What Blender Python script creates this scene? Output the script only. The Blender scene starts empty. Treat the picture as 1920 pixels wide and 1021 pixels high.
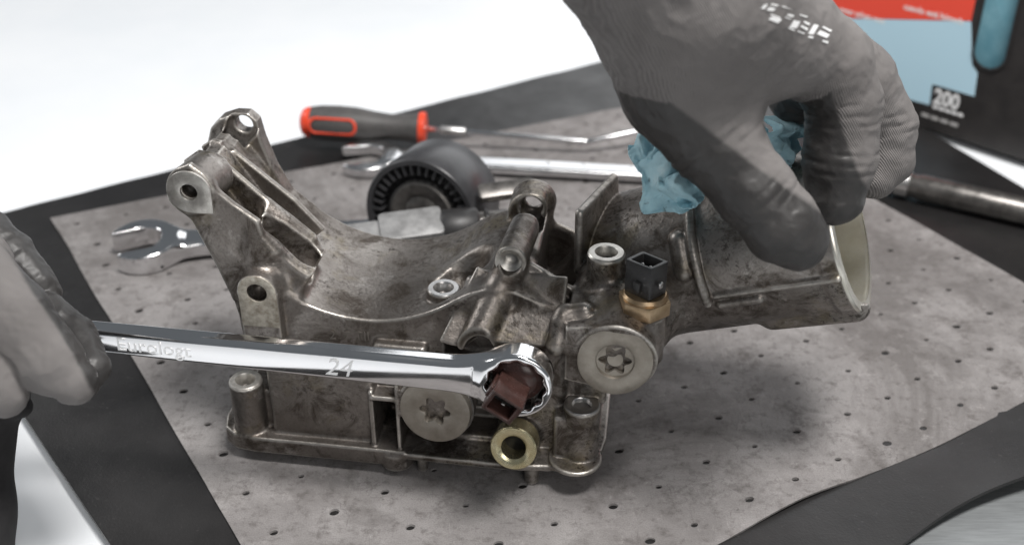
import bpy, bmesh, math, random
import numpy as np
from mathutils import Vector, Matrix, noise
from mathutils.bvhtree import BVHTree
S = bpy.context.scene
COL = S.collection
R = math.radians
random.seed(7); np.random.seed(7)
MM = 0.001
# ------------------------------------------------------------------ camera
cd = bpy.data.cameras.new('camera'); cam = bpy.data.objects.new('camera', cd); COL.objects.link(cam)
cam.location = (0, -0.6445, 0.4027); cam.rotation_euler = (R(58), 0, 0)
cd.sensor_width = 36; cd.lens = 2250/1920*36; cd.clip_start = .01; cd.clip_end = 50
cd.dof.use_dof = True; cd.dof.focus_distance = .56; cd.dof.aperture_fstop = 7.0
S.camera = cam
# ------------------------------------------------------------------ light
w = bpy.data.worlds.new('World'); S.world = w; w.use_nodes = True
w.node_tree.nodes['Background'].inputs[0].default_value = (.86, .93, 1, 1)
w.node_tree.nodes['Background'].inputs[1].default_value = .13
def area(name, loc, target, sx, sy, power, col=(1, 1, 1)):
    l = bpy.data.lights.new(name, 'AREA'); l.shape = 'RECTANGLE'; l.size = sx; l.size_y = sy; l.energy = power; l.color = col
    o = bpy.data.objects.new(name, l); COL.objects.link(o); o.location = loc
    o.rotation_euler = (Vector(target)-Vector(loc)).to_track_quat('-Z', 'Y').to_euler()
    return o
area('key_softbox', (.28, -.38, 1.42), (.05, 0, 0), .45, .34, 25.5, (1, .975, .95))
area('front_softbox', (.45, -1.3, .75), (.1, -.1, .05), .8, .6, 4.2, (1, .97, .94))
area('back_wall_fill', (.85, 1.45, .88), (.1, .2, 0), 2.2, 1.5, 15, (.97, .985, 1))  # unseen area lamp added in place of a white wall, for sheen on the mat
area('table_fill', (-1.5, .75, 1.0), (-.5, .7, 0), .6, .6, 10, (1, 1, 1))  # unseen fill lamp added to whiten the far left of the table
S.view_settings.view_transform = 'Standard'; S.view_settings.look = 'None'; S.view_settings.exposure = .1; S.view_settings.gamma = 1
S.cycles.use_denoising = True
# ------------------------------------------------------------------ helpers
def tag(o, label=None, cat=None, group=None, kind=None):
    if label: o['label'] = label
    if cat: o['category'] = cat
    if group: o['group'] = group
    if kind: o['kind'] = kind
    return o
def empty(name, loc=(0, 0, 0), rot=(0, 0, 0), label=None, cat=None, group=None):
    o = bpy.data.objects.new(name, None); COL.objects.link(o); o.location = loc; o.rotation_euler = rot
    o.empty_display_size = .02
    return tag(o, label, cat, group)
def link(name, me, m=None, parent=None):
    o = bpy.data.objects.new(name, me); COL.objects.link(o)
    if m is not None and not me.materials: me.materials.append(m)
    if parent is not None: o.parent = parent
    return o
def mesh_from(name, verts, faces, smooth=True, scale=MM):
    me = bpy.data.meshes.new(name)
    me.from_pydata([tuple(c*scale for c in v) for v in verts], [], faces); me.update()
    if smooth:
        me.polygons.foreach_set('use_smooth', np.ones(len(me.polygons), bool))
    return me
def sharp(me, ang=35):
    me.set_sharp_from_angle(angle=R(ang)); return me
def frame(n, xref=(1, 0, 0)):
    n = np.array(n, float); n /= np.linalg.norm(n); x = np.array(xref, float); x -= n*(x@n); x /= np.linalg.norm(x)
    return x, np.cross(n, x), n
def lathe(name, prof, a, n, mat, parent, seg=64, xref=(1, 0, 0), closed=False, caps=True):
    """profile (r, h) spun about axis n through a; mm"""
    x, y, z = frame(n, xref); vs = []; fs = []; a = np.array(a, float); m = len(prof)
    for i in range(seg):
        t = 2*math.pi*i/seg; d = x*math.cos(t)+y*math.sin(t)
        for r, h in prof: vs.append(a+d*r+z*h)
    for i in range(seg):
        j = (i+1) % seg
        for k in range(m-1 if not closed else m):
            k2 = (k+1) % m
            fs.append((i*m+k, j*m+k, j*m+k2, i*m+k2))
    if not closed and caps:
        for k, rev in ((0, True), (m-1, False)):
            if prof[k][0] > 1e-6:
                loop = [i*m+k for i in range(seg)]
                fs.append(tuple(loop[::-1] if rev else loop))
    me = mesh_from(name, vs, fs)
    bm = bmesh.new(); bm.from_mesh(me); bmesh.ops.remove_doubles(bm, verts=bm.verts, dist=1e-6)
    bmesh.ops.recalc_face_normals(bm, faces=bm.faces); bm.to_mesh(me); bm.free()
    sharp(me, 40)
    return link(name, me, mat, parent)
def prism(name, poly, o, n, xref, h0, h1, mat, parent, bevel=0, holes=None):
    """polygon (x, y) in the frame at o with normal n, extruded h0..h1"""
    x, y, z = frame(n, xref); o = np.array(o, float)
    bm = bmesh.new()
    def ring(pl): return [bm.verts.new(tuple((o+x*p[0]+y*p[1]+z*h0)*MM)) for p in pl]
    vs = ring(poly)
    if holes:
        es = []
        for pl in [poly]+holes:
            v = vs if pl is poly else ring(pl)
            es += [bm.edges.new((v[i], v[(i+1) % len(v)])) for i in range(len(v))]
        r = bmesh.ops.triangle_fill(bm, edges=es, use_beauty=True); fs = [f for f in r['geom'] if isinstance(f, bmesh.types.BMFace)]
    else: fs = [bm.faces.new(vs)]
    e = bmesh.ops.extrude_face_region(bm, geom=fs)
    bmesh.ops.translate(bm, verts=[v for v in e['geom'] if isinstance(v, bmesh.types.BMVert)], vec=tuple(z*(h1-h0)*MM))
    bmesh.ops.recalc_face_normals(bm, faces=bm.faces)
    if bevel:
        ed = [e for e in bm.edges if len(e.link_faces) == 2 and e.calc_face_angle() > .6]
        bmesh.ops.bevel(bm, geom=ed, offset=bevel*MM, segments=2, affect='EDGES', profile=.5)
    me = bpy.data.meshes.new(name); bm.to_mesh(me); bm.free()
    me.polygons.foreach_set('use_smooth', np.ones(len(me.polygons), bool)); sharp(me, 35)
    return link(name, me, mat, parent)
def ngon(r, n, ph=0, c=(0, 0)): return [(c[0]+r*math.cos(ph+2*math.pi*i/n), c[1]+r*math.sin(ph+2*math.pi*i/n)) for i in range(n)]
def rrect(x0, x1, y0, y1, r, n=6):
    p = []
    for cx, cy, a in ((x1-r, y1-r, 0), (x0+r, y1-r, 90), (x0+r, y0+r, 180), (x1-r, y0+r, 270)):
        for i in range(n+1):
            t = R(a+90*i/n); p.append((cx+r*math.cos(t), cy+r*math.sin(t)))
    return p
def text(name, body, size, o, n, xref, mat, parent, ext=.15, shear=0, align='LEFT', bold=0, sx=1):
    c = bpy.data.curves.new(name, 'FONT'); c.body = body; c.size = size*MM; c.extrude = ext*MM; c.shear = shear; c.align_x = align; c.offset = bold*MM
    c.resolution_u = 3
    t = bpy.data.objects.new(name, c); COL.objects.link(t)
    bpy.context.view_layer.update()
    me = bpy.data.meshes.new_from_object(t.evaluated_get(bpy.context.evaluated_depsgraph_get()))
    bpy.data.objects.remove(t)
    x, y, z = frame(n, xref); M = Matrix(((x[0]*sx, y[0], z[0], o[0]*MM), (x[1]*sx, y[1], z[1], o[1]*MM), (x[2]*sx, y[2], z[2], o[2]*MM), (0, 0, 0, 1)))
    me.transform(M); me.materials.clear(); me.name = name
    return link(name, me, mat, parent)
# ------------------------------------------------------------------ signed-distance solids (cast and moulded shapes with fillets)
class Solid:
    def __init__(s, lo, hi, h):
        s.lo = np.array(lo, float); s.h = h
        s.n = np.ceil((np.array(hi)-s.lo)/h).astype(int)+1
        s.D = np.full(s.n, 12., np.float32)
    def block(s, lo, hi):
        i0 = np.clip(np.floor((np.array(lo)-s.lo)/s.h).astype(int), 0, s.n); i1 = np.clip(np.ceil((np.array(hi)-s.lo)/s.h).astype(int)+1, 0, s.n)
        g = [(s.lo[a]+s.h*np.arange(i0[a], i1[a])).astype(np.float32) for a in range(3)]
        return tuple(slice(i0[a], i1[a]) for a in range(3)), g[0][:, None, None], g[1][None, :, None], g[2][None, None, :]
    def put(s, f, lo, hi, k=2., cut=False):
        m = k+2*s.h+1
        sl, X, Y, Z = s.block(np.array(lo)-m, np.array(hi)+m)
        if 0 in s.D[sl].shape: return
        p = f(X, Y, Z); a = s.D[sl]
        if cut: a = -a
        p = np.broadcast_to(p, a.shape)
        hh = np.maximum(k-np.abs(a-p), 0)/max(k, 1e-3); r = np.minimum(a, p)-hh*hh*k*.25
        s.D[sl] = -r if cut else r
    def cone(s, a, b, ra, rb, k=2., cut=False):
        a = np.array(a, float); b = np.array(b, float); d = b-a; L2 = d@d; m = max(ra, rb)
        def f(X, Y, Z):
            t = np.clip(((X-a[0])*d[0]+(Y-a[1])*d[1]+(Z-a[2])*d[2])/L2, 0, 1)
            return np.sqrt((X-a[0]-t*d[0])**2+(Y-a[1]-t*d[1])**2+(Z-a[2]-t*d[2])**2)-(ra+(rb-ra)*t)
        s.put(f, np.minimum(a, b)-m, np.maximum(a, b)+m, k, cut)
    def chain(s, pts, k=2., k0=None):
        for i in range(len(pts)-1): s.cone(pts[i][:3], pts[i+1][:3], pts[i][3], pts[i+1][3], k if i else (k0 if k0 is not None else k))
    def cyl(s, a, b, r, k=2., rd=.8, cut=False, r2=None):
        a = np.array(a, float); b = np.array(b, float); d = b-a; Ln = np.linalg.norm(d); d /= Ln; m = max(r, r2 or r); r2 = r if r2 is None else r2
        def f(X, Y, Z):
            t = (X-a[0])*d[0]+(Y-a[1])*d[1]+(Z-a[2])*d[2]
            q = np.sqrt(np.maximum((X-a[0])**2+(Y-a[1])**2+(Z-a[2])**2-t*t, 0))
            dx = q-(r+(r2-r)*np.clip(t/Ln, 0, 1))+rd; dy = np.abs(t-Ln/2)-Ln/2+rd
            return np.minimum(np.maximum(dx, dy), 0)+np.sqrt(np.maximum(dx, 0)**2+np.maximum(dy, 0)**2)-rd
        s.put(f, np.minimum(a, b)-m, np.maximum(a, b)+m, k, cut)
    def box(s, lo, hi, k=2., rd=.8, cut=False):
        lo = np.array(lo, float); hi = np.array(hi, float); c = (lo+hi)/2; e = (hi-lo)/2-rd
        def f(X, Y, Z):
            x = np.abs(X-c[0])-e[0]; y = np.abs(Y-c[1])-e[1]; z = np.abs(Z-c[2])-e[2]
            return np.minimum(np.maximum(np.maximum(x, y), z), 0)+np.sqrt(np.maximum(x, 0)**2+np.maximum(y, 0)**2+np.maximum(z, 0)**2)-rd
        s.put(f, lo, hi, k, cut)
    def obox(s, c, x, y, e, k=2., rd=.8, cut=False):
        x = np.array(x, float); x /= np.linalg.norm(x); y = np.array(y, float); y -= x*(x@y); y /= np.linalg.norm(y); z = np.cross(x, y)
        m = np.abs(x)*e[0]+np.abs(y)*e[1]+np.abs(z)*e[2]; c = np.array(c, float)
        def f(X, Y, Z):
            q = [np.abs((X-c[0])*d[0]+(Y-c[1])*d[1]+(Z-c[2])*d[2])-(v-rd) for d, v in zip((x, y, z), e)]
            return np.minimum(np.maximum(np.maximum(q[0], q[1]), q[2]), 0)+np.sqrt(sum(np.maximum(v, 0)**2 for v in q))-rd
        s.put(f, c-m, c+m, k, cut)
    def poly(s, pts, ax, h0, h1, k=2., rd=.8, cut=False):
        """outline in the two axes other than ax, extruded h0..h1 along ax"""
        P = np.array(pts, float); o = [i for i in range(3) if i != ax]
        lo = np.zeros(3); hi = np.zeros(3); lo[o] = P.min(0); hi[o] = P.max(0); lo[ax] = h0; hi[ax] = h1
        def f(X, Y, Z):
            c = (X, Y, Z); x, y = np.broadcast_arrays(c[o[0]], c[o[1]]); d = np.full(x.shape, 1e9); ins = np.zeros(x.shape, bool); n = len(P)
            for i in range(n):
                a = P[i]; b = P[(i+1) % n]; e = b-a; wx = x-a[0]; wy = y-a[1]; t = np.clip((wx*e[0]+wy*e[1])/(e@e), 0, 1)
                d = np.minimum(d, (wx-e[0]*t)**2+(wy-e[1]*t)**2)
                if abs(e[1]) > 1e-9: ins ^= ((a[1] > y) != (b[1] > y)) & (x < e[0]*(y-a[1])/e[1]+a[0])
            d = (np.where(ins, -1, 1)*np.sqrt(d)).astype(np.float32)+rd
            z = np.abs(c[ax]-(h0+h1)/2)-(h1-h0)/2+rd
            return np.minimum(np.maximum(d, z), 0)+np.sqrt(np.maximum(d, 0)**2+np.maximum(z, 0)**2)-rd
        s.put(f, lo, hi, k, cut)
    def mesh(s, name, smooth=2):
        D = s.D; D[0] = D[-1] = 1; D[:, 0] = D[:, -1] = 1; D[:, :, 0] = D[:, :, -1] = 1
        I = D < 0; n = s.n
        cnt = np.zeros(n-1, np.int8)
        for c in range(8): cnt += I[(c & 1):n[0]-1+(c & 1), (c >> 1 & 1):n[1]-1+(c >> 1 & 1), (c >> 2):n[2]-1+(c >> 2)]
        act = np.argwhere((cnt > 0) & (cnt < 8)); del cnt
        idx = np.full(n-1, -1, np.int32); idx[act[:, 0], act[:, 1], act[:, 2]] = np.arange(len(act))
        off = np.array([(c & 1, c >> 1 & 1, c >> 2) for c in range(8)])
        val = [D[tuple((act+o).T)] for o in off]
        acc = np.zeros((len(act), 3)); num = np.zeros(len(act))
        for a in range(8):
            for b in range(a+1, 8):
                if np.abs(off[a]-off[b]).sum() == 1:
                    x = (val[a] < 0) != (val[b] < 0); t = np.where(x, val[a]/np.where(x, val[a]-val[b], 1), 0)
                    acc += np.where(x[:, None], off[a]+(off[b]-off[a])*t[:, None], 0); num += x
        V = act+acc/num[:, None]
        Q = []
        for ax in range(3):
            i = [slice(1, n[a]-1) for a in range(3)]; j = list(i); i[ax] = slice(0, n[ax]-1); j[ax] = slice(1, n[ax])
            e = I[tuple(i)] != I[tuple(j)]; st = I[tuple(i)][e]
            c = np.argwhere(e); o = np.ones(3, int); o[ax] = 0; c = c+o
            b, d = (ax+1) % 3, (ax+2) % 3; eb = np.eye(3, dtype=int)[b]; ed = np.eye(3, dtype=int)[d]
            q = np.stack([idx[tuple(p.T)] for p in (c-eb-ed, c-ed, c, c-eb)], 1)
            q[~st] = q[~st][:, ::-1]; Q.append(q)
        Q = np.concatenate(Q); s.D = None
        ea = np.concatenate([Q[:, i] for i in range(4)]); eb = np.concatenate([Q[:, (i+1) % 4] for i in range(4)])
        deg = np.bincount(ea, minlength=len(V))+np.bincount(eb, minlength=len(V))
        for it in range(smooth*2):
            A_ = np.stack([np.bincount(ea, V[eb, c], len(V))+np.bincount(eb, V[ea, c], len(V)) for c in range(3)], 1)/deg[:, None]
            V = V+(A_-V)*(.5 if it % 2 == 0 else -.5)
        V = (V*s.h+s.lo)*MM
        me = bpy.data.meshes.new(name); me.vertices.add(len(V)); me.vertices.foreach_set('co', V.astype(np.float32).ravel())
        me.loops.add(Q.size); me.loops.foreach_set('vertex_index', Q.astype(np.int32).ravel())
        me.polygons.add(len(Q)); me.polygons.foreach_set('loop_start', np.arange(0, Q.size, 4, dtype=np.int32))
        me.polygons.foreach_set('use_smooth', np.ones(len(Q), bool)); me.update(calc_edges=True)
        return me
# ------------------------------------------------------------------ materials
def mat(name, col=(.5, .5, .5), rough=.5, metal=0., **kw):
    m = bpy.data.materials.new(name); m.use_nodes = True; b = m.node_tree.nodes['Principled BSDF']
    b.inputs['Base Color'].default_value = (*col, 1); b.inputs['Roughness'].default_value = rough; b.inputs['Metallic'].default_value = metal
    for k_, v in kw.items(): b.inputs[k_.replace('_', ' ')].default_value = v
    return m
class NT:
    def __init__(s, m): s.t = m.node_tree; s.b = s.t.nodes['Principled BSDF']; s.co = s.t.nodes.new('ShaderNodeTexCoord').outputs['Object']
    def n(s, ty, **kw):
        x = s.t.nodes.new(ty)
        for k_, v in kw.items(): setattr(x, k_, v)
        return x
    def l(s, a, b): s.t.links.new(a, b)
    def noise(s, scale, detail=4, rough=.55, co=None, dist=0):
        x = s.n('ShaderNodeTexNoise'); x.inputs['Scale'].default_value = scale; x.inputs['Detail'].default_value = detail; x.inputs['Roughness'].default_value = rough
        x.inputs['Distortion'].default_value = dist; s.l(co or s.co, x.inputs['Vector']); return x.outputs['Fac']
    def ramp(s, f, stops):
        x = s.n('ShaderNodeValToRGB'); e = x.color_ramp.elements
        while len(e) < len(stops): e.new(.5)
        for el, (p, c) in zip(e, stops): el.position = p; el.color = (*c, 1) if isinstance(c, tuple) else (c, c, c, 1)
        s.l(f, x.inputs['Fac']); return x.outputs['Color']
    def mix(s, f, a, b, mode='MIX'):
        x = s.n('ShaderNodeMix', data_type='RGBA', blend_type=mode)
        for sock, v in ((x.inputs['Factor'], f), (x.inputs['A'], a), (x.inputs['B'], b)):
            if isinstance(v, (int, float)): sock.default_value = v
            elif isinstance(v, tuple): sock.default_value = (*v, 1)
            else: s.l(v, sock)
        return x.outputs['Result']
    def bump(s, f, strength, dist=.001, prev=None):
        x = s.n('ShaderNodeBump'); x.inputs['Strength'].default_value = strength; x.inputs['Distance'].default_value = dist; s.l(f, x.inputs['Height'])
        if prev is not None: s.l(prev, x.inputs['Normal'])
        return x.outputs['Normal']
    def map(s, scale): 
        x = s.n('ShaderNodeMapping'); x.inputs['Scale'].default_value = scale; s.l(s.co, x.inputs['Vector']); return x.outputs['Vector']
def cast_metal():
    m = mat('cast_aluminium', (.3, .28, .26), .5, .8); t = NT(m); g = t.n('ShaderNodeNewGeometry')
    big = t.noise(20, 4, .6); med = t.noise(48, 9, .74, dist=.7); fine = t.noise(700, 3, .6)
    c = t.ramp(big, [(.3, (.125, .109, .096)), (.5, (.24, .218, .20)), (.7, (.37, .345, .32))])
    c = t.mix(t.ramp(t.noise(31, 6, .7, dist=.5), [(.54, 0.), (.66, .55)]), c, (.20, .165, .095))
    c = t.mix(t.ramp(med, [(.49, 0.), (.61, .85)]), c, (.055, .042, .032))
    c = t.mix(t.ramp(t.noise(70, 9, .78, dist=.3), [(.56, 0.), (.66, .6)]), c, (.46, .435, .41))
    sp = t.n('ShaderNodeMath', operation='MULTIPLY'); t.l(t.ramp(t.noise(420, 4, .7), [(.53, 0.), (.60, .8)]), sp.inputs[0]); t.l(t.ramp(t.noise(28, 4, .6), [(.48, 0.), (.6, 1.)]), sp.inputs[1])
    c = t.mix(sp.outputs[0], c, (.045, .036, .03))
    c = t.mix(t.ramp(fine, [(.33, .25), (.5, 0.)]), c, (.07, .055, .045))
    edge = t.ramp(g.outputs['Pointiness'], [(.510, 0.), (.56, 1.)])
    br = t.n('ShaderNodeMath', operation='MULTIPLY'); t.l(edge, br.inputs[0]); t.l(t.ramp(t.noise(60, 4, .7), [(.3, .35), (.6, 1.)]), br.inputs[1])
    c = t.mix(br.outputs[0], c, (.74, .71, .66)); t.l(c, t.b.inputs['Base Color'])
    t.l(t.ramp(med, [(.35, .30), (.65, .52)]), t.b.inputs['Roughness'])
    n = t.bump(fine, .16, .0006); n = t.bump(t.noise(230, 5, .65), .28, .0010, n); t.l(n, t.b.inputs['Normal'])
    return m
def speck(name, c0, c1, rough, metal, scale=150, bump=.1, streak=None, **kw):
    m = mat(name, c0, rough, metal, **kw); t = NT(m); co = t.map(streak) if streak else None
    f = t.noise(scale, 5, .65, co); t.l(t.ramp(f, [(.35, c0), (.65, c1)]), t.b.inputs['Base Color'])
    if bump: t.l(t.bump(t.noise(scale*4, 3, .6, co), bump, .0005), t.b.inputs['Normal'])
    r = t.n('ShaderNodeMapRange'); t.l(f, r.inputs['Value']); r.inputs['To Min'].default_value = max(.02, rough-.08); r.inputs['To Max'].default_value = rough+.1
    t.l(r.outputs[0], t.b.inputs['Roughness'])
    return m
M = {}
M['cast'] = cast_metal()
M['mark'] = speck('cast_lettering', (.14, .125, .11), (.22, .20, .18), .5, .7, 200, .2)
M['mach'] = speck('machined_face', (.42, .40, .37), (.66, .64, .6), .38, .85, 220, .15)
M['machdirty'] = speck('dirty_machined_face', (.58, .55, .48), (.30, .265, .215), .5, .5, 260, .3)
M['plug'] = speck('zinc_plug', (.23, .205, .172), (.36, .33, .288), .40, .7, 70, .12)
M['steel'] = speck('steel', (.5, .49, .48), (.68, .67, .66), .3, .95, 180, .1)
M['brass'] = speck('brass', (.40, .28, .165), (.54, .405, .265), .36, .9, 200, .1)
M['ybrass'] = speck('yellow_brass', (.66, .58, .34), (.82, .76, .52), .24, .9, 160, .1)
M['brown'] = speck('brown_plastic', (.035, .017, .014), (.062, .031, .027), .25, 0, 120, .15)
M['black'] = speck('black_plastic', (.018, .018, .019), (.035, .034, .034), .38, 0, 220, .1)
M['bore'] = speck('turned_bore', (.74, .71, .62), (.86, .84, .77), .3, .9, 60, .1)
M['chrome'] = speck('chrome', (.82, .82, .83), (.86, .86, .87), .09, 1, 30, 0)
M['satin'] = speck('satin_chrome', (.66, .66, .67), (.76, .76, .77), .22, 1, 60, .03)
M['bright'] = mat('emboss_glint', (.9, .9, .9), .38, .8)  # glint of the lettering's facets put into a paler metal colour
M['grip'] = speck('grey_grip', (.06, .058, .057), (.085, .08, .078), .5, 0, 200, .1)
M['red'] = mat('orange_red_plastic', (.80, .075, .03), .35)
M['alu'] = speck('dull_aluminium', (.22, .22, .22), (.34, .34, .34), .5, .4, 150, .2)
M['rubber'] = speck('black_rubber', (.02, .02, .021), (.034, .033, .033), .45, 0, 150, .1)
M['pulley'] = speck('pulley_plastic', (.03, .03, .032), (.045, .045, .048), .33, 0, 90, .05)
M['darksteel'] = speck('dark_steel', (.10, .095, .09), (.2, .19, .18), .35, .8, 120, .1)
M['card'] = speck('black_card', (.02, .018, .018), (.03, .027, .026), .5, 0, 60, .05)
M['redprint'] = mat('red_print', (.88, .085, .05), .5); M['blueprint'] = mat('blue_print', (.50, .72, .84), .5)
M['white'] = mat('white_print', (.82, .82, .82), .5)
M['tissue'] = speck('blue_tissue', (.13, .33, .42), (.22, .45, .54), .8, 0, 60, .2)
def table_mat():
    m = mat('white_laminate', (.84, .86, .88), .32); t = NT(m)
    t.l(t.ramp(t.noise(9, 4), [(.3, (.80, .83, .86)), (.7, (.86, .88, .9))]), t.b.inputs['Base Color']); return m
M['table'] = table_mat()
def mat_rubber():
    m = mat('rubber_mat', (.03, .03, .03), .5); t = NT(m)
    c = t.ramp(t.noise(14, 6, .6), [(.3, (.008, .0075, .0078)), (.7, (.017, .016, .016))])
    c = t.mix(t.ramp(t.noise(420, 2, .5), [(.68, 0.), (.76, .3)]), c, (.09, .085, .085)); t.l(c, t.b.inputs['Base Color'])
    t.l(t.ramp(t.noise(30, 5, .6), [(.3, .36), (.7, .5)]), t.b.inputs['Roughness'])
    t.l(t.bump(t.noise(700, 3, .6), .25, .0006, t.bump(t.noise(18, 3), .4, .004)), t.b.inputs['Normal']); return m
M['matr'] = mat_rubber()
def pad_mat():
    m = mat('grey_felt', (.2, .2, .2), .93); t = NT(m)
    c = t.ramp(t.noise(16, 6, .62), [(.3, (.155, .145, .142)), (.5, (.25, .237, .233)), (.72, (.33, .317, .312))])
    # crease and rub marks: stretched noise in two directions
    for sc, st in (((45, 300, 1), .5), ((260, 50, 1), .45)):
        c = t.mix(t.ramp(t.noise(1, 5, .7, t.map(sc), 1.2), [(.60, 0.), (.74, st)]), c, (.07, .06, .058))
        c = t.mix(t.ramp(t.noise(1, 5, .7, t.map((sc[1]*.8, sc[0]*.8, 1)), 1.5), [(.62, 0.), (.74, st)]), c, (.40, .38, .375))
    c = t.mix(t.ramp(t.noise(42, 7, .75), [(.54, 0.), (.68, .8)]), c, (.085, .075, .07))
    c = t.mix(t.ramp(t.noise(7, 7, .68, dist=.6), [(.47, 0.), (.60, .75)]), c, (.105, .096, .092))
    c = t.mix(t.ramp(t.noise(150, 6, .75), [(.52, 0.), (.66, .65)]), c, (.09, .08, .076))
    c = t.mix(t.ramp(t.noise(90, 6, .75), [(.57, 0.), (.72, .4)]), c, (.46, .44, .43))
    v = t.n('ShaderNodeTexVoronoi', feature='DISTANCE_TO_EDGE'); v.inputs['Scale'].default_value = 26
    d = t.n('ShaderNodeTexNoise'); d.inputs['Scale'].default_value = 40; d.inputs['Detail'].default_value = 4; t.l(t.co, d.inputs['Vector'])
    vm = t.n('ShaderNodeMix', data_type='RGBA'); vm.inputs['Factor'].default_value = .08; t.l(t.co, vm.inputs['A']); t.l(d.outputs['Color'], vm.inputs['B']); t.l(vm.outputs['Result'], v.inputs['Vector'])
    k = t.n('ShaderNodeMath', operation='MULTIPLY'); t.l(t.ramp(v.outputs['Distance'], [(0., 1.), (.012, 0.)]), k.inputs[0]); t.l(t.ramp(t.noise(33, 3), [(.48, 0.), (.6, .5)]), k.inputs[1])
    c = t.mix(k.outputs[0], c, (.06, .052, .05))
    c = t.mix(t.ramp(t.noise(1500, 2, .5), [(.3, .35), (.6, 0.)]), c, (.1, .09, .088)); t.l(c, t.b.inputs['Base Color'])
    n = t.bump(t.noise(1300, 3, .65), .35, .0006); n = t.bump(t.noise(45, 6, .7), .5, .002, n); t.l(n, t.b.inputs['Normal']); return m
M['pad'] = pad_mat()
def glove_mat():
    m = mat('glove', (.2, .2, .2), .8); t = NT(m)
    a = t.n('ShaderNodeVertexColor', layer_name='coat'); f = t.n('ShaderNodeSeparateColor'); t.l(a.outputs['Color'], f.inputs[0]); f = f.outputs[0]
    kn = t.ramp(t.noise(40, 5, .6), [(.3, (.150, .140, .136)), (.7, (.205, .193, .188))])
    ru = t.ramp(t.noise(40, 5, .6), [(.3, (.024, .0225, .022)), (.7, (.042, .040, .039))])
    t.l(t.mix(f, kn, ru), t.b.inputs['Base Color'])
    r = t.n('ShaderNodeMapRange'); t.l(f, r.inputs['Value']); r.inputs['To Min'].default_value = .85; r.inputs['To Max'].default_value = .46; t.l(r.outputs[0], t.b.inputs['Roughness'])
    w = t.n('ShaderNodeTexWave'); w.inputs['Scale'].default_value = 400; w.inputs['Distortion'].default_value = 1.2; w.inputs['Detail'].default_value = 2
    mp = t.n('ShaderNodeMapping'); mp.inputs['Rotation'].default_value = (0, .5, -.6); t.l(t.co, mp.inputs['Vector']); t.l(mp.outputs['Vector'], w.inputs['Vector'])
    wf = t.n('ShaderNodeMath', operation='MULTIPLY'); t.l(w.outputs['Fac'], wf.inputs[0]); wf.inputs[1].default_value = .28; t.l(t.mix(f, t.mix(wf.outputs[0], kn, (.07, .064, .062)), ru), t.b.inputs['Base Color'])
    k = t.n('ShaderNodeMath', operation='MULTIPLY_ADD'); t.l(f, k.inputs[0]); k.inputs[1].default_value = -.38; k.inputs[2].default_value = .42
    bm_ = t.n('ShaderNodeBump'); bm_.inputs['Distance'].default_value = .0009; t.l(k.outputs[0], bm_.inputs['Strength']); t.l(w.outputs['Fac'], bm_.inputs['Height'])
    t.l(t.bump(t.noise(500, 3, .6), .18, .0007, bm_.outputs['Normal']), t.b.inputs['Normal'])
    return m
M['glove'] = glove_mat()
M['fabric'] = speck('black_fabric', (.012, .011, .012), (.02, .019, .02), .9, 0, 200, .3)
def towel_mat():
    m = mat('blue_towel', (.3, .55, .62), .9); t = NT(m)
    c = t.ramp(t.noise(50, 5, .6), [(.3, (.34, .60, .70)), (.55, (.52, .76, .83)), (.75, (.76, .89, .92))])
    c = t.mix(t.ramp(t.noise(130, 6, .7), [(.60, 0.), (.70, .7)]), c, (.07, .13, .16)); t.l(c, t.b.inputs['Base Color'])
    t.l(t.bump(t.noise(1200, 2), .3, .0006, t.bump(t.noise(160, 5, .7, dist=1.), .5, .002)), t.b.inputs['Normal']); t.b.inputs['Subsurface Weight'].default_value = .08; t.b.inputs['Subsurface Radius'].default_value = (.002, .002, .002)
    return m
M['towel'] = towel_mat()
M['brushed'] = speck('brushed_metal', (.20, .21, .215), (.26, .275, .28), .5, .2, 60, .1, (1, 14, 1))

# ------------------------------------------------------------------ the setting: table, metal sheet, rubber mat, felt pad
prism('table', [(-1400, -700), (1400, -700), (1400, 1500), (-1400, 1500)], (0, 0, -8), (0, 0, 1), (1, 0, 0), -30, 0, M['table'], None, 2)
tag(bpy.data.objects['table'], 'white laminate table top under the rubber mat', kind='structure')
prism('metal_sheet', [(60, -520), (620, -330), (600, -60), (340, -120), (60, -270)], (0, 0, -8), (0, 0, 1), (1, 0, 0), .3, 2.0, M['brushed'], None, .3)
tag(bpy.data.objects['metal_sheet'], 'grey brushed metal sheet showing under the front edge of the mat', 'sheet')

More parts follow.
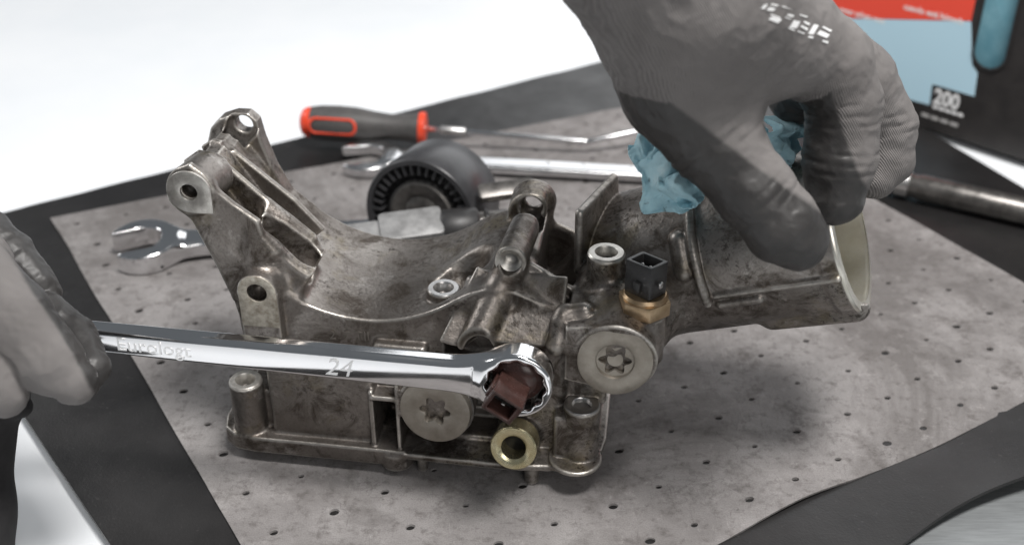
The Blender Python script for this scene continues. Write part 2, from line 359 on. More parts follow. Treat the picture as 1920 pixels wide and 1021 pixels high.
def bil(P, s, t): return (1-s)*(1-t)*P[0]+s*(1-t)*P[1]+s*t*P[2]+(1-s)*t*P[3]
def nz(x, y, sc, seed=0): return noise.noise((x*sc, y*sc, seed))
def mat_sheet():
    # corners: far left, far right, near right, near left (mm)
    P = [np.array(p, float) for p in ((-405, 46), (225, 447), (452, -83), (-72, -387))]
    N, K = 150, 120; top = []
    for j in range(K+1):
        for i in range(N+1):
            s, t = i/N, j/K; p = bil(P, s, t)
            e = P[2]-P[3]; d = np.array((e[1], -e[0])); d /= np.linalg.norm(d)
            near = max(0, (t-.6)/.4)
            p = p+d*near*5*math.sin(s*19+.6)
            z = -1.3+.35*nz(p[0], p[1], .012)
            # the near edge lifts in a shallow wave
            z += 7.5*max(0, (t-.83)/.17)**2*(.5+.5*math.sin(s*19+2.2))
            if t < .05: p = p+np.array((.8*nz(p[0], 0, .05), 1.5*nz(p[0], 3, .03)))
            top.append((p[0], p[1], z))
    vs = top+[(x, y, max(z-2.2, -5.9)) for x, y, z in top]; fs = []; o = len(top); W_ = N+1
    for j in range(K):
        for i in range(N):
            a = j*W_+i; fs += [(a, a+W_, a+W_+1, a+1), (o+a, o+a+1, o+a+W_+1, o+a+W_)]
    for i in range(N): fs += [(i, i+1, o+i+1, o+i), (K*W_+i, o+K*W_+i, o+K*W_+i+1, K*W_+i+1)]
    for j in range(K): a = j*W_; b = a+N; fs += [(a, o+a, o+a+W_, a+W_), (b, b+W_, o+b+W_, o+b)]
    o_ = link('rubber_mat', sharp(mesh_from('rubber_mat', vs, fs), 50), M['matr'])
    return tag(o_, 'black rubber mat spread over the white table under the felt pad', 'mat')
mat_sheet()
def felt_pad():
    # corners far left, far right, near right, near left; the lattice of punched holes is real geometry
    P = [np.array(p, float) for p in ((-315, 70.5), (146, 277.6), (364, -85), (-70, -330))]
    N, K = 17, 15
    bm = bmesh.new(); cache = {}
    def place(s, t, z=0., drop=0):
        p = bil(P, s, t); near = max(0, (t-.75)/.25)
        e = P[2]-P[3]; d = np.array((e[1], -e[0])); d /= np.linalg.norm(d)
        p = p+d*near*2.2*math.sin(s*21+.2)+np.array((1.2*nz(p[0], p[1], .02, 5), 1.2*nz(p[0], p[1], .02, 9)))
        zz = .25*nz(p[0], p[1], .02, 2)+.12*nz(p[0], p[1], .07, 3)
        zz += 1.6*max(0, (t-.93)/.07)**2*(.5+.5*math.sin(s*30))
        return (p[0]*MM, p[1]*MM, (zz-drop)*MM)
    def vert(s, t, drop=0.):
        k = (round(s, 6), round(t, 6), drop)
        if k not in cache: cache[k] = bm.verts.new(place(s, t, 0, drop))
        return cache[k]
    rnd = random.Random(3)
    for j in range(K):
        for i in range(N):
            cs, ct = (i+.5)/N, (j+.5)/K; hs, ht = .5/N, .5/K; n = 16
            cs2 = cs+rnd.uniform(-.09, .09)/N; ct2 = ct+rnd.uniform(-.09, .09)/K; ra = .085*rnd.uniform(.65, 1.15)
            rings = []
            for lv in range(4):
                rg = []
                for q in range(n):
                    a = 2*math.pi*q/n+math.pi/4
                    x, y = math.cos(a), math.sin(a); m = max(abs(x), abs(y)); bx_, by_ = x/m, y/m
                    if lv == 0: rg.append(vert(cs+bx_*hs, ct+by_*ht))
                    elif lv == 1: rg.append(bm.verts.new(place(cs2+(bx_*.35+x*.3)*hs, ct2+(by_*.35+y*.3)*ht)))
                    elif lv == 2: rg.append(bm.verts.new(place(cs2+x*hs*ra*2, ct2+y*ht*ra*1.5)))
                    else: rg.append(bm.verts.new(place(cs2+x*hs*ra*1.7, ct2+y*ht*ra*1.3, 0, 1.05)))
                rings.append(rg)
            for lv in range(3):
                for q in range(n):
                    f = [rings[lv][q], rings[lv+1][q], rings[lv+1][(q+1) % n], rings[lv][(q+1) % n]]
                    try: bm.faces.new(f)
                    except ValueError: pass
    # turned-down edge
    bnd = [e for e in bm.edges if e.is_boundary and all(abs(v.co.z) < .0035 and v.co.z > -.0009 for v in e.verts)]
    r = bmesh.ops.extrude_edge_only(bm, edges=bnd)
    for v in r['geom']:
        if isinstance(v, bmesh.types.BMVert): v.co.z -= .0011
    bmesh.ops.recalc_face_normals(bm, faces=bm.faces)
    me = bpy.data.meshes.new('felt_pad'); bm.to_mesh(me); bm.free()
    me.polygons.foreach_set('use_smooth', np.ones(len(me.polygons), bool)); sharp(me, 50)
    if me.polygons[0].normal.z < 0: me.flip_normals()
    return tag(link('felt_pad', me, M['pad']), 'grey perforated felt absorbent pad lying on the black rubber mat', 'pad')
felt_pad()

# ------------------------------------------------------------------ the oil filter housing (local frame: u right, v back, w up, mm)
YAW = R(-8)
H = empty('filter_housing', (-.0719, -.1862, .0004), (0, 0, YAW), 'grimy cast aluminium engine filter housing lying on the felt pad between the gloved hands', 'housing')
def LW(p):  # housing frame -> world, mm
    c, s = math.cos(YAW), math.sin(YAW); return np.array((-71.9+p[0]*c-p[1]*s, -186.2+p[0]*s+p[1]*c, p[2]+.4))
VX = 0.7
E_ = np.array((223.0,62.0,122.6)); S_ = np.array((135.0,78.0,86.3)); TD = (E_-S_)/np.linalg.norm(E_-S_)
TF = frame(TD, (0, 0, 1))   # x = up-ish, y = sideways
def tube_pt(along, ang, r):  # on the canister: mm from its open end, angle from up towards the viewer
    d = TF[0]*math.cos(R(ang))+(-1 if TF[1][1] > 0 else 1)*TF[1]*math.sin(R(ang)); return E_-TD*along+d*r
def housing_body():
    g = Solid((-100, -10, -1), (240, 128, 182), VX)
    # mating flange: thick on the left, thin on the right
    g.poly([(-77, 14), (-74.5, 5), (-68, 0), (-58, -1.5), (20, -2), (20, 70), (-70, 70), (-77, 60)], 2, 5, 14.5, 1.5, 1)
    g.poly([(10, -2), (73, -3), (100, 0), (110, 4), (115, 12), (117, 25), (116, 100), (10, 100)], 2, 10, 13.6, 1, .6)
    g.poly([(10, 14), (95, 14), (112, 30), (112, 96), (-65, 96), (-65, 20)], 2, 12, 22, 2, 1)
    # lower left block and its front boss
    g.box((-49, 4, 13), (4, 70, 56), 1.5, 2)
    g.cyl((-61.5, 8, 12), (-61.5, 8, 43), 8.3, 1.2, .5)
    g.box((-62, 9, 13), (-46, 40, 37), 1.5, 1)
    # upper body with the saddle the alternator sits in, and the left arm
    prof = [(-62, 50), (-64, 85), (-80, 128), (-89, 138), (-86, 143), (-79, 143), (-73, 133), (-56, 106), (-46, 97.5)]+[(u_, 150-math.sqrt(4900-u_*u_)) for u_ in np.linspace(-42, 43, 30)]+[(50, 99), (58, 102), (72, 102), (95, 92), (95, 13), (62, 13), (50, 50)]
    g.poly(prof, 1, 15, 93, 2, 1.2)
    g.box((4, 9, 46), (30, 40, 70), 2, 2)
    # arm ribs
    g.poly([(-85.8,18.0,143.5)[::2], (-82.3,18.0,153.1)[::2], (-76.7,18.0,157.0)[::2], (-68.7,18.0,147.5)[::2], (-58.6,18.0,137.8)[::2], (-47.4,18.0,129.4)[::2], (-46.2,18.0,121.8)[::2], (-40.9,18.0,113.6)[::2], (-55.8,18.0,97.5)[::2], (-65.4,18.0,84.5)[::2], (-74.1,18.0,118.1)[::2]], 1, 15.5, 19.5, 2, 1.4)
    g.poly([(-92.0,44.0,143.8)[::2], (-83.9,44.0,149.7)[::2], (-75.4,44.0,148.3)[::2], (-47.0,44.0,120.5)[::2], (-31.0,44.0,106.5)[::2], (-40.7,44.0,88.8)[::2], (-82.0,44.0,110.0)[::2]], 1, 42.5, 46, 2.5, 1.4)
    g.poly([(-91.8,66.0,140.8)[::2], (-85.2,66.0,145.0)[::2], (-78.6,66.0,143.1)[::2], (-46.2,66.0,114.6)[::2], (-32.4,66.0,98.4)[::2], (-47.7,66.0,84.5)[::2], (-84.0,66.0,112.9)[::2]], 1, 64.5, 68, 2.5, 1.4)
    g.cyl((-78.3,15.0,143.5), (-77.5, 40, 140), 11.5, 3, 1)
    # rear ear
    g.poly([(-97.2,90.0,131.0)[::2], (-93.4,90.0,142.1)[::2], (-87.9,90.0,147.5)[::2], (-80.5,90.0,150.3)[::2], (-73.5,90.0,150.4)[::2], (-69.2,90.0,146.6)[::2], (-67.5,90.0,136.9)[::2], (-62.8,90.0,120.5)[::2], (-56.4,90.0,104.7)[::2], (-42.5,90.0,92.0)[::2], (-44.4,90.0,70.5)[::2], (-90.4,90.0,83.3)[::2]], 1, 83, 93, 2.5, 1.2)
    ear = np.array((-76.4,84.0,144.4)); g.cyl(ear-(0, 20, 0), ear+(0, 30, 0), 4.6, .6, .1, True)
    g.cyl(ear-(0, 6, 0), ear+(0, 1.6, 0), 7.6, 1.2, .6, True); g.obox(ear+(-6, -2, -10), (.55, 0, 1), (0, 1, 0), (13, 3.6, 6.5), 1.5, .8, True)
    fe = np.array((-77.4,13.0,144.6)); g.cyl(fe-(0, 10, 0), fe+(0, 40, 0), 4.1, .5, .1, True)
    # front left boss of the saddle
    bs = np.array((-49.6,8.0,95.4)); g.cyl(bs, bs+(0, 24, 2), 9.6, 2, .6); g.box((bs[0]-9.6, 8, 68), (bs[0]+9.6, 30, bs[2]), 1.5, .6)
    g.cyl(bs-(0, 5, 0), bs+(0, 50, 0), 4.9, .5, .1, True)
    # rounded pocket between the first two ribs
    g.poly([(-52.3,31.0,123.2)[::2], (-42.1,31.0,115.8)[::2], (-31.3,31.0,105.4)[::2], (-25.1,31.0,100.6)[::2], (-37.9,31.0,78.5)[::2], (-61.9,31.0,82.6)[::2]], 1, 17, 45, 7, 3)
    for dz in (0, -5, -10): g.cone(np.array((-46.5,31.0,119.0))+(0, 0, dz), np.array((-32.5,31.0,107.1))+(0, 0, dz), 6.5, 8.2, 1.2, True)
    g.cyl(np.array((-37.8,31.0,112.0))+(0, 0, -10), np.array((-37.8,31.0,112.0))+(-4, 8, -38), 5, 1, .5, True)
    # saddle recess with its sleeve boss
    sb = np.array((34.5,34.0,89.0)); g.cyl(sb+(1, 1, -5), sb+(3, 3, 40), 12.5, 3, 2, True, r2=15); g.cone(sb+(6, 10, 3), sb+(9, 18, 30), 12, 18, 3, True); g.cyl(sb-(0, 0, 25), sb, 8, 2, .5)
    # right ear, trough and threaded boss
    re = np.array((70.7,92.0,106.9)); g.cyl(re-(0, 12, 0), re+(0, 6, 0), 11.6, 3, 2); g.box((60, 52, 70), (81, 93, 103), 4, 3)
    g.cone(re-(0, 30, 10), re-(0, 2, 1.5), 5.6, 6.6, 1.5, True); g.cone(re-(0, 32, -4), re-(0, 3, -4), 5.0, 6.2, 1, True); g.cyl(re-(0, 5, 0), re+(0, 20, 0), 4.4, .5, .1, True)
    tb = np.array((68.2,26.0,111.6)); te = np.array((71.2,60.0,111.6)); g.cyl(tb, te, 7.6, 2.5, 1)
    # sloping front plate with raised band, open below
    d = np.array((-11.5, -24, -21.)); 
    g.obox((77, 15.5, 92.5), (1, 0, 0), (0, -24, -19), (18, 17.5, 2.0), 3, 1)
    g.cone((67.5, 30, 104), (55, 1, 80), 8.2, 8.2, 2.5)
    g.cone((48, 32, 96), (42, 8, 78), 2, 2, 2.5); g.obox((50, 18, 89), d, (1, 0, -.1), (20, 6, 1.5), 2, 1)
    g.cone((63, 20, 92), (53, -10, 70), 6.0, 6.6, 1.2, True)
    g.box((38, -12, 58), (72, 27, 77), 2, 3, True)
    g.box((30, -30, 60), (100, 0.5, 90), 1, .5, True)
    g.chain([(*(92.7,0.0,84.4), 4.5), (*(94.3,6.0,93.8), 4.6), (*(95.9,9.0,95.7), 4.8), (*(104.5,10.0,97.6), 4.8)], 2.5)
    # gusset and block to the right of the threaded boss
    g.poly([(74.6,30.0,111.4)[::2], (101.8,30.0,94.6)[::2], (102.1,30.0,87.4)[::2], (74.8,30.0,84.9)[::2]], 1, 29, 32, 2, .8)
    g.box((97, 30, 60), (112, 62, 84), 3, 3); g.cone((107.5,40.0,96.6), (107.5,24.0,91.9), 5, 5, 3)
    # front cavity, rectangular pocket
    g.box((5, -8, 15.5), (66, 30, 45), 1.5, 2, True)
    g.box((2.2, 1, 13), (4.6, 30, 48), .8, .5); g.box((15.6, 0, 13), (17.6, 30, 60), .8, .5); g.box((3, 0, 43.5), (17, 30, 46), .8, .5)
    pl = np.array((35.7,-3.0,42.8)); g.cyl(pl+(0, 3, 0), pl+(0, 40, 0), 18.8, 2, .8)
    # lower right corner column, port and sleeve boss
    g.box((64, 12, 13), (97, 60, 92), 3, 5)
    po = np.array((73.7,-4.0,25.0)); g.cyl(po+(0, 1, 0), po+(2, 40, -9), 10.8, 3, .8); g.cyl(po-(.4, 9, -2.2), po+(.6, 11, -2.8), 6.3, .5, .3, True)
    g.cyl((105, 10, 12), (105, 10, 44.5), 8.8, 1.5, .5); g.box((92, 4, 13), (106, 22, 40), 2, 2); g.cyl((103, 6, 13), (103, 6, 15.6), 13, 1, .8)
    g.box((92, 16, 40), (116, 40, 58), 2, 2)
    # boss of the right plug
    pr = np.array((120.1,-4.0,81.1)); g.cyl(pr+(0, 2, 0), pr+(0, 66, 6), 19.2, 3, .8); g.poly([(97, pr[2]-14), (97, pr[2]+15), (pr[0], pr[2]+18), (pr[0], pr[2]-18)], 1, pr[1]+2.2, 50, 2, .8)
    # sensor boss
    sn = np.array((131.2,15.0,97.4)); g.cyl(sn-(0, 0, 26), sn+(0, 0, 0), 10.2, 4, 1)
    # rear right sleeve boss
    rb = np.array((111.9,36.0,114.2)); g.cyl(rb-(0, 0, 50), rb, 8.9, 4, .5); g.box((100, 30, 60), (122, 56, 100), 5, 4)
    for c_, r_ in (((-61.5, 8, 43), 4.9), ((105, 10, 44.5), 4.6), (sb, 4.8), (rb, 5.3)): c_ = np.array(c_, float); g.cyl(c_-(0, 0, 10), c_+(0, 0, 6), r_, .4, .2, True)
    g.cyl(tb+(0, 9.5, -1), tb-(0, 8, -1), 5.2, .4, .2, True)
    g.box((79, 36, 66), (97, 90, 125), 4, 4, True)
    # canister
    g.cyl(S_-TD*24, E_, 37.5, 5, 6, r2=39.8); g.cone(S_-TD*15, (88, 66, 64), 26, 16, 8)
    g.cyl(E_-TD*8, E_, 40.2, 3, 1, r2=41.2)
    ln_ = np.linalg.norm(E_-S_)-33
    for a_ in range(-72, 97, 3):
        for R_ in (38, 40.5): g.cone(tube_pt(ln_, a_, R_), tube_pt(ln_, a_+3, R_), 2.3, 2.3, .5)
    g.cone(tube_pt(92, 110, 16), (128, 34, 72), 22, 15, 8)
    g.cone(tube_pt(64, 96, 38.8), tube_pt(2, 96, 41.6), 1.5, 1.5, 1.5); g.cone(tube_pt(3, 150, 38), tube_pt(42, 150, 36), 7, 7, 3); g.cone(tube_pt(40, 104, 39), tube_pt(58, 104, 38.5), 2.6, 2.6, 1.5)
    for a0, a1 in ((70, 35), (62, 25)): pass
    g.cone(tube_pt(70, 52, 39), tube_pt(70, 74, 39), 4.6, 4.6, 1.5)
    g.cyl(E_-TD*36, E_+TD*20, 37.3, .8, .3, True); g.cyl(E_-TD*70, E_+TD*20, 33.5, 1.5, .3, True)
    g.cyl(E_-TD*44, E_+TD*20, 35.2, .8, .3, True)
    # fin between canister and ear
    fa, fb, fc, fd = (np.array(p) for p in ((98.0,50.0,94.7), (97.3,56.0,123.3), (110.9,92.0,124.3), (112.3,88.0,97.4)))
    for q_ in np.linspace(0, 1, 24): g.cone(fa+(fb-fa)*q_, fd+(fc-fd)*q_, 2.0, 2.4, 1)
    # dowels the flange stands on
    for u, v in ((27, 4), (82, 3), (-55, 50), (95, 88)): g.cyl((u, v, 0), (u, v, 12), 2.7 if u < 60 else 3.6, .6, .5)
    g.cyl((14, 5, 2.5), (14, 5, 12), 8.5, 1.5, 1)
    return g.mesh('body')
hb = link('body', housing_body(), M['cast'], H)
def sleeve(c, n, ro, ri, h, m, name='sleeve'):
    return lathe(name, [(ri, -h), (ri, -.6), (ri+.5, 0), (ro-.5, 0), (ro, -.5), (ro, -h)], c, n, m, H, 48, (1, .1, 0), True)
def dark_plug(): pass
sleeve((-61.5, 8, 43.6), (0, 0, 1), 8.0, 4.7, 9, M['mach']); sleeve((105, 10, 45), (0, 0, 1), 8.6, 4.4, 9, M['steel'])
sleeve(np.array((34.5,34.0,89.0))+(0, 0, .5), (0, 0, 1), 7.8, 4.6, 8, M['steel']); sleeve(np.array((111.9,36.0,114.2))+(0, 0, .6), (0, 0, 1), 8.6, 5.0, 9, M['mach'])
for c_ in ((-61.5, 8, 36.5), np.array((34.5,34.0,89.0))-(0, 0, 5.2), np.array((111.9,36.0,114.2))-(0, 0, 5.4), (105, 10, 42.2)):
    lathe('sleeve_core', [(0, 0), (2.2, .1), (4.2, .3), (4.9, 0.6)], c_, (0, 0, 1), M['darksteel'] if c_[0] != 105 else M['steel'], H, 32, caps=False)
def ear_face(c, ro, ri, m, tail=0):
    x = [(ro*math.cos(t), ro*math.sin(t)) for t in np.linspace(0, 2*math.pi, 40)[:-1]]
    if tail: x = [p for p in x if not (p[0] > 0 and p[1] < 0)]; i = min(range(len(x)), key=lambda k: (x[k][1] > -ro*.99, x[k][0])); x = sorted(x, key=lambda p: math.atan2(p[1], p[0]) % (2*math.pi)); x.append((ro*.98, -ro*.98))
    prism('machined_ear_face', x, c, (0, -1, 0), (1, 0, 0), -.6, .8, m, H, .2, [ngon(ri, 28)])
ear_face((-77.5,13.2,144.2), 10.6, 4.1, M['mach'], 1)
bs = (-49.4,7.6,95.7); prism('machined_boss_face', [(9.2*math.cos(t), 9.2*math.sin(t)) for t in np.linspace(0, math.pi, 20)]+[(-9.2, -19), (9.2, -19)], bs, (0, -1, 0), (1, 0, 0), -.4, .5, M['machdirty'], H, .2, [ngon(4.9, 28)])
# torx plugs
def torx_plug(c, n, r, rot):
    st = []
    for i in range(60):
        a = 2*math.pi*i/60; st.append(((6.3+1.35*math.cos(6*a+rot))*math.cos(a), (6.3+1.35*math.cos(6*a+rot))*math.sin(a)))
    x, y, z = frame(n, (1, 0, 0)); c = np.array(c, float)
    o = prism('torx_plug', ngon(r, 72), c, n, (1, 0, 0), -7, 0, M['plug'], H, .7, [ngon(8.6, 48)] if rot == 0 else [st])
    if rot == 0: prism('star_socket', ngon(8.9, 48), c, n, (1, 0, 0), -6, -1.6, M['plug'], o, 0, [st])
    else: prism('star_socket', ngon(9, 40), c, n, (1, 0, 0), -7.4, -6.2, M['plug'], o)
    if rot == 0: prism('socket_floor', ngon(8.4, 40), c, n, (1, 0, 0), -7.4, -6.1, M['plug'], o)
    lathe('plug_rim', [(r-.2, -6.8), (r+.9, -6.8), (r+.9, -4.5), (r-.2, -4.3)], c, n, M['darksteel'], o, 64, (1, 0, 0), True)
torx_plug((36.0,-4.0,43.6), (-.06, -1, .10), 17.3, .5); torx_plug((120.1,-5.0,81.9), (.02, -1, .10), 17.2, 0)
lathe('centre_boss', [(0, -2.4), (3.6, -2.4), (4.3, -6.1)], (120.1,-5.0,81.9), (.02, -1, .10), M['plug'], bpy.data.objects['torx_plug.001'], 24)
# brass port
po = np.array((73.8,-5.0,25.9)); lathe('port_ring', [(6.1, 12), (6.1, 1.2), (7.4, .2), (8.6, 0), (10.7, 0), (11.3, .6), (11.3, 4), (10.9, 12)], po, (.05, 1, -.25), M['ybrass'], H, 64, (1, 0, 0), True)
lathe('port_bottom', [(0, 11), (6.3, 11)], po, (.05, 1, -.25), M['rubber'], H, 32)
# threaded hole insert
tb = np.array((68.2,26.0,111.6)); pr_ = [(7.2, .4), (5.2, -.3)]
for i in range(9): pr_ += [(4.2, -.9-i*.9), (3.6, -1.35-i*.9)]
lathe('threaded_insert', pr_+[(0, -9.5)], tb, (0, -1, .12), M['mach'], H, 40, caps=False)
# canister bore, turned bright
prb = [(36.4, 1.0), (40.6, .8), (41.2, 0), (41.2, -.8)]
lathe('turned_rim', prb, E_, TD, M['bore'], H, 96, (0, 0, 1), caps=False)
bpr = [(36.6, .9)]
for i in range(14): bpr += [(36.68, -.5-i*1.3), (36.48, -1.1-i*1.3)]
bpr += [(36.2, -24), (34.4, -24.6), (34.2, -60)]
lathe('turned_bore', bpr, E_, TD, M['bore'], H, 96, (0, 0, 1), caps=False)
# temperature sensor
sn = np.array((131.1,15.0,97.9)); an = np.array((.02, .05, 1.))
nut = prism('sensor_nut', ngon(12.3, 6, R(-75)), sn, an, (1, 0, 0), 0, 7.2, M['brass'], H, .5)
lathe('sensor_collar', [(0, 7.2), (10.4, 7.2), (10.6, 8.2), (9.6, 9.6), (0, 9.7)], sn, an, M['brass'], nut, 48)
con = prism('sensor_connector', rrect(-7.6, 7.6, -6.2, 6.2, 1.2, 4), sn, (0, .1, 1), (.80, -.60, 0), 9.4, 25.2, M['black'], H, .4, [rrect(-5.6, 5.6, -4.4, 4.4, .6, 3)])
prism('connector_floor', rrect(-6.2, 6.2, -5, 5, .6, 3), sn, (0, .1, 1), (.80, -.60, 0), 9.6, 16.5, M['black'], con)
for k in (-2.4, 2.4): prism('contact_pin', rrect(k-.8, k+.8, -.4, .4, .15, 2), sn, (0, .1, 1), (.80, -.60, 0), 16, 23, M['steel'], con, .2)
prism('locking_tab', rrect(-1.9, 1.9, 12, 17, .4, 2), sn+np.array((-.2, 0, 0)), (-.60, -.80, .08), (.80, -.60, 0), 6.2, 7.8, M['black'], con, .3)
prism('locking_tab', rrect(-1.2, 1.2, 15.5, 18.5, .4, 2), sn+np.array((.4, 0, 0)), (.80, -.60, 0), (.6, .8, 0), 7.5, 8.6, M['steel'], con, .3)
# oil pressure switch inside the ring spanner
ps = np.array((77.5,-14.0,76.6)); pa = np.array((-.10, -1, .08)); pa /= np.linalg.norm(pa)
sw = lathe('pressure_switch', [(0, -30), (7, -30), (7, -6), (12.0, -6), (12.0, 1), (11.4, 2), (10.4, 2.4), (9.6, 3.6), (7.5, 5.4), (4, 6.2), (0, 6.4)], ps, pa, M['brown'], H, 48)
prism('switch_hex', ngon(13.6, 6, .2), ps, pa, (1, 0, 0), -8, .6, M['darksteel'], sw, .5)
lathe('switch_crimp', [(10.4, 1.0), (11.9, 1.6), (12.2, .9), (12.2, -5), (10.4, -5)], ps, pa, M['darksteel'], sw, 48, (1, 0, 0), True)
px_, py_, pz_ = frame(pa, (.8, 0, -.55))
prism('switch_connector', rrect(-7.6, 7.6, -6.0, 6.0, .8, 3), ps+np.array((-2.5, 0, -3.0)), (-.10, -1, .02), (.86, 0, -.5), 3, 21, M['brown'], sw, .5, [rrect(-5.6, 5.6, -4.2, 4.2, .5, 2)])
prism('connector_floor', rrect(-6, 6, -4.6, 4.6, .5, 2), ps+np.array((-2.5, 0, -3.0)), (-.10, -1, .02), (.86, 0, -.5), 5.2, 12, M['black'], sw)
prism('contact_pin', rrect(-.8, .8, -.3, .3, .1, 2), ps+np.array((-2.5, 0, -3.0)), (-.10, -1, .02), (.86, 0, -.5), 12, 18.5, M['steel'], sw, .1)
for s_ in (-1, 1): prism('connector_rib', rrect(-.9, .9, -3, 3, .4, 2), ps+np.array((-2.5, 0, -3.0))+px_*(s_*7.9), (-.10, -1, .02), (.86, 0, -.5), 6, 17, M['brown'], sw, .3)
text('cast_mark', '2  7 TII', 7, (-18.7,14.8,67.3), (0, -1, 0), (1, 0, .05), M['mark'], H, .25)

# ------------------------------------------------------------------ chrome ring spanner
def spanner(name, label, length, width, thick, big, bore, kind_, mats, vox=.5, taper=.8):
    """local frame: +x along the shaft from the head, y across, z thickness; head at the origin (mm)"""
    root = empty(name, label=label, cat='wrench')
    hx = big if kind_ == 'ring' else big
    g = Solid((-big-4, -big-4, -thick), (length+4, big+4, thick), vox)
    if kind_ == 'ring':
        g.cyl((0, 0, -thick*.62), (0, 0, thick*.62), big, 1, 1.6)
    else:
        g.cyl((0, 0, -thick*.55), (0, 0, thick*.55), big, 1, 1.8)
    n = 5
    for i in range(n):
        x0 = big*.55+(length-big*.55)*i/n; x1 = big*.55+(length-big*.55)*(i+1)/n; wd = width*(1-(1-taper)*(i+.5)/n)/2
    def beam(X, Y, Z):
        t = np.clip(X/length, 0, 1); wd = width*.5*(1-(1-taper)*t); th = thick*.5*(1-.16*np.clip(Y/wd, -1, 1)**2)
        wd = wd*(1+.25*np.exp(-((X-big)/(big*.5))**2))
        x = np.abs(X-length/2-big*.3)-(length/2-big*.3)+1; y = np.abs(Y)-wd+2.6; z = np.abs(Z)-th+2.6
        return np.minimum(np.maximum(np.maximum(x, y), z), 0)+np.sqrt(np.maximum(x, 0)**2+np.maximum(y, 0)**2+np.maximum(z, 0)**2)-2.6
    g.put(beam, (0, -big, -thick), (length, big, thick), 7)
    if kind_ == 'ring':
        def star(X, Y, Z):
            a = np.arctan2(Y, X); r = np.sqrt(X*X+Y*Y); return (r-(bore+.55*np.cos(12*a)))*.9+0*Z
        g.put(star, (-bore-2, -bore-2, -thick), (bore+2, bore+2, thick), .8, True)
    else:
        a = R(15); d = (-math.cos(a), math.sin(a)*-1)
        g.obox((d[0]*big*.62, d[1]*big*.62, 0), (d[0], d[1], 0), (-d[1], d[0], 0), (big*.85, bore, thick*2), 1, 2.5, True)
        g.cyl((0, 0, -thick), (0, 0, thick), bore, 1, .2, True)
    return root, link('shank', g.mesh('shank', 3), mats, root)
def orient(o, origin, xdir, ndir):
    x = np.array(xdir, float); x /= np.linalg.norm(x); n = np.array(ndir, float); n -= x*(n@x); n /= np.linalg.norm(n); y = np.cross(n, x)
    o.matrix_world = Matrix(((x[0], y[0], n[0], origin[0]*MM), (x[1], y[1], n[1], origin[1]*MM), (x[2], y[2], n[2], origin[2]*MM), (0, 0, 0, 1)))
w1, sh1 = spanner('ring_wrench', 'chrome ring wrench stamped 24 held across the front of the housing by the left hand', 262, 17.5, 10.5, 16.4, 13.0, 'ring', M['chrome'], .45, .68)
p0 = LW((77.1,-15.0,75.2)); p1 = LW((-128.6,-17.0,81.2))
w_n = LW((-.12, -1, .06))-LW((0, 0, 0))
orient(w1, p0, p1-p0, w_n)
sgn = -1  # text runs from the shaft towards the head when read by the viewer
text('stamped_size', '24', 12.5, (87.5, 4.2, 5.3), (0, 0, 1), (-1, 0, 0), M['bright'], w1, .12, .25)
text('stamped_name', 'Eurologt', 9.8, (186, 2.8, 5.15), (0, 0, 1), (-1, 0, 0), M['bright'], w1, .3, 0, 'LEFT', 0, 1.05)

# ------------------------------------------------------------------ loose things on the pad
w2, _ = spanner('open_wrench', 'chrome open end wrench lying flat with its jaw pointing left beyond the held wrench', 235, 17, 13, 22, 11.5, 'open', M['chrome'], .7, .85)
orient(w2, (-235.3,16.9,9.0), np.array((-111.5,33.9,9.0))-np.array((-235.3,16.9,9.0)), (.05, -.08, 1))
w3, _ = spanner('open_wrench', 'satin open end wrench lying behind the pulley below the screwdriver', 250, 17, 7.5, 23, 12.5, 'open', M['satin'], .7, .85)
orient(w3, (-105.9,148.5,6.0), np.array((97.6,122.9,6.0))-np.array((-105.9,148.5,6.0)), (0, -.05, 1))
for x_, d_ in ((134, 2.6), (160, 2.8), (194, 2.4), (202, 1.8), (210, 2.3), (226, 2.6)): lathe('stamped_dot', [(0, .35), (d_*.7, .3), (d_, 0), (d_, -.4)], (x_, 2.2, 3.7), (0, 0, 1), M['bright'], w3, 14)
# screwdriver-like pick
pk = empty('hook_pick', (0, 0, 0), label='hook pick with dark grey and red handle and thin bent steel shaft', cat='tool')
a0 = np.array((-158.7,184.3,19.0)); a1 = np.array((-65.8,178.5,16.0)); ad = (a1-a0)/np.linalg.norm(a1-a0); hl = np.linalg.norm(a1-a0)
lathe('handle', [(0, 3), (9, 3), (11.5, 6), (13, 14), (13.6, hl*.3), (13, hl*.45), (10.8, hl*.6), (9.6, hl*.72), (10.2, hl*.85), (11.5, hl*.95), (11.5, hl-3), (0, hl-3)], a0, ad, M['grip'], pk, 40)
lathe('end_cap', [(0, -.8), (6, -.6), (9.5, 1.2), (11.2, 4.2), (11.9, 7.5), (9, 7.5)], a0, ad, M['red'], pk, 40)
lathe('collar', [(0, hl-4), (11.9, hl-4), (12.4, hl-2.5), (12.2, hl+.5), (9, hl+1.4), (0, hl+1.4)], a0, ad, M['red'], pk, 40)
hx_, hy_, hz_ = frame(ad, (0, -1, .25))
def ring_patch(name, s0, s1, half, m, r):
    vs = []; fs = []; pts = rrect(s0, s1, -half, half, half*.9, 8); inn = rrect(s0+2, s1-2, -half+1.6, half-1.6, half*.7, 8)
    for pl, dr in ((pts, -.5), (pts, .6), (inn, .6), (inn, -.5)):
        for s_, t_ in pl:
            an_ = t_/r; vs.append(a0+ad*s_+(hx_*math.cos(an_)+hy_*math.sin(an_))*(r+dr))
    n = len(pts)
    for k in range(3):
        for i in range(n): fs.append((k*n+i, k*n+(i+1) % n, (k+1)*n+(i+1) % n, (k+1)*n+i))
    return link(name, mesh_from(name, vs, fs), m, pk)
ring_patch('red_inlay', 7, hl*.47, 6.5, M['red'], 13.3)
q = [a1, np.array((55.8,168.0,10.0)), np.array((94.4,178.0,14.0))]
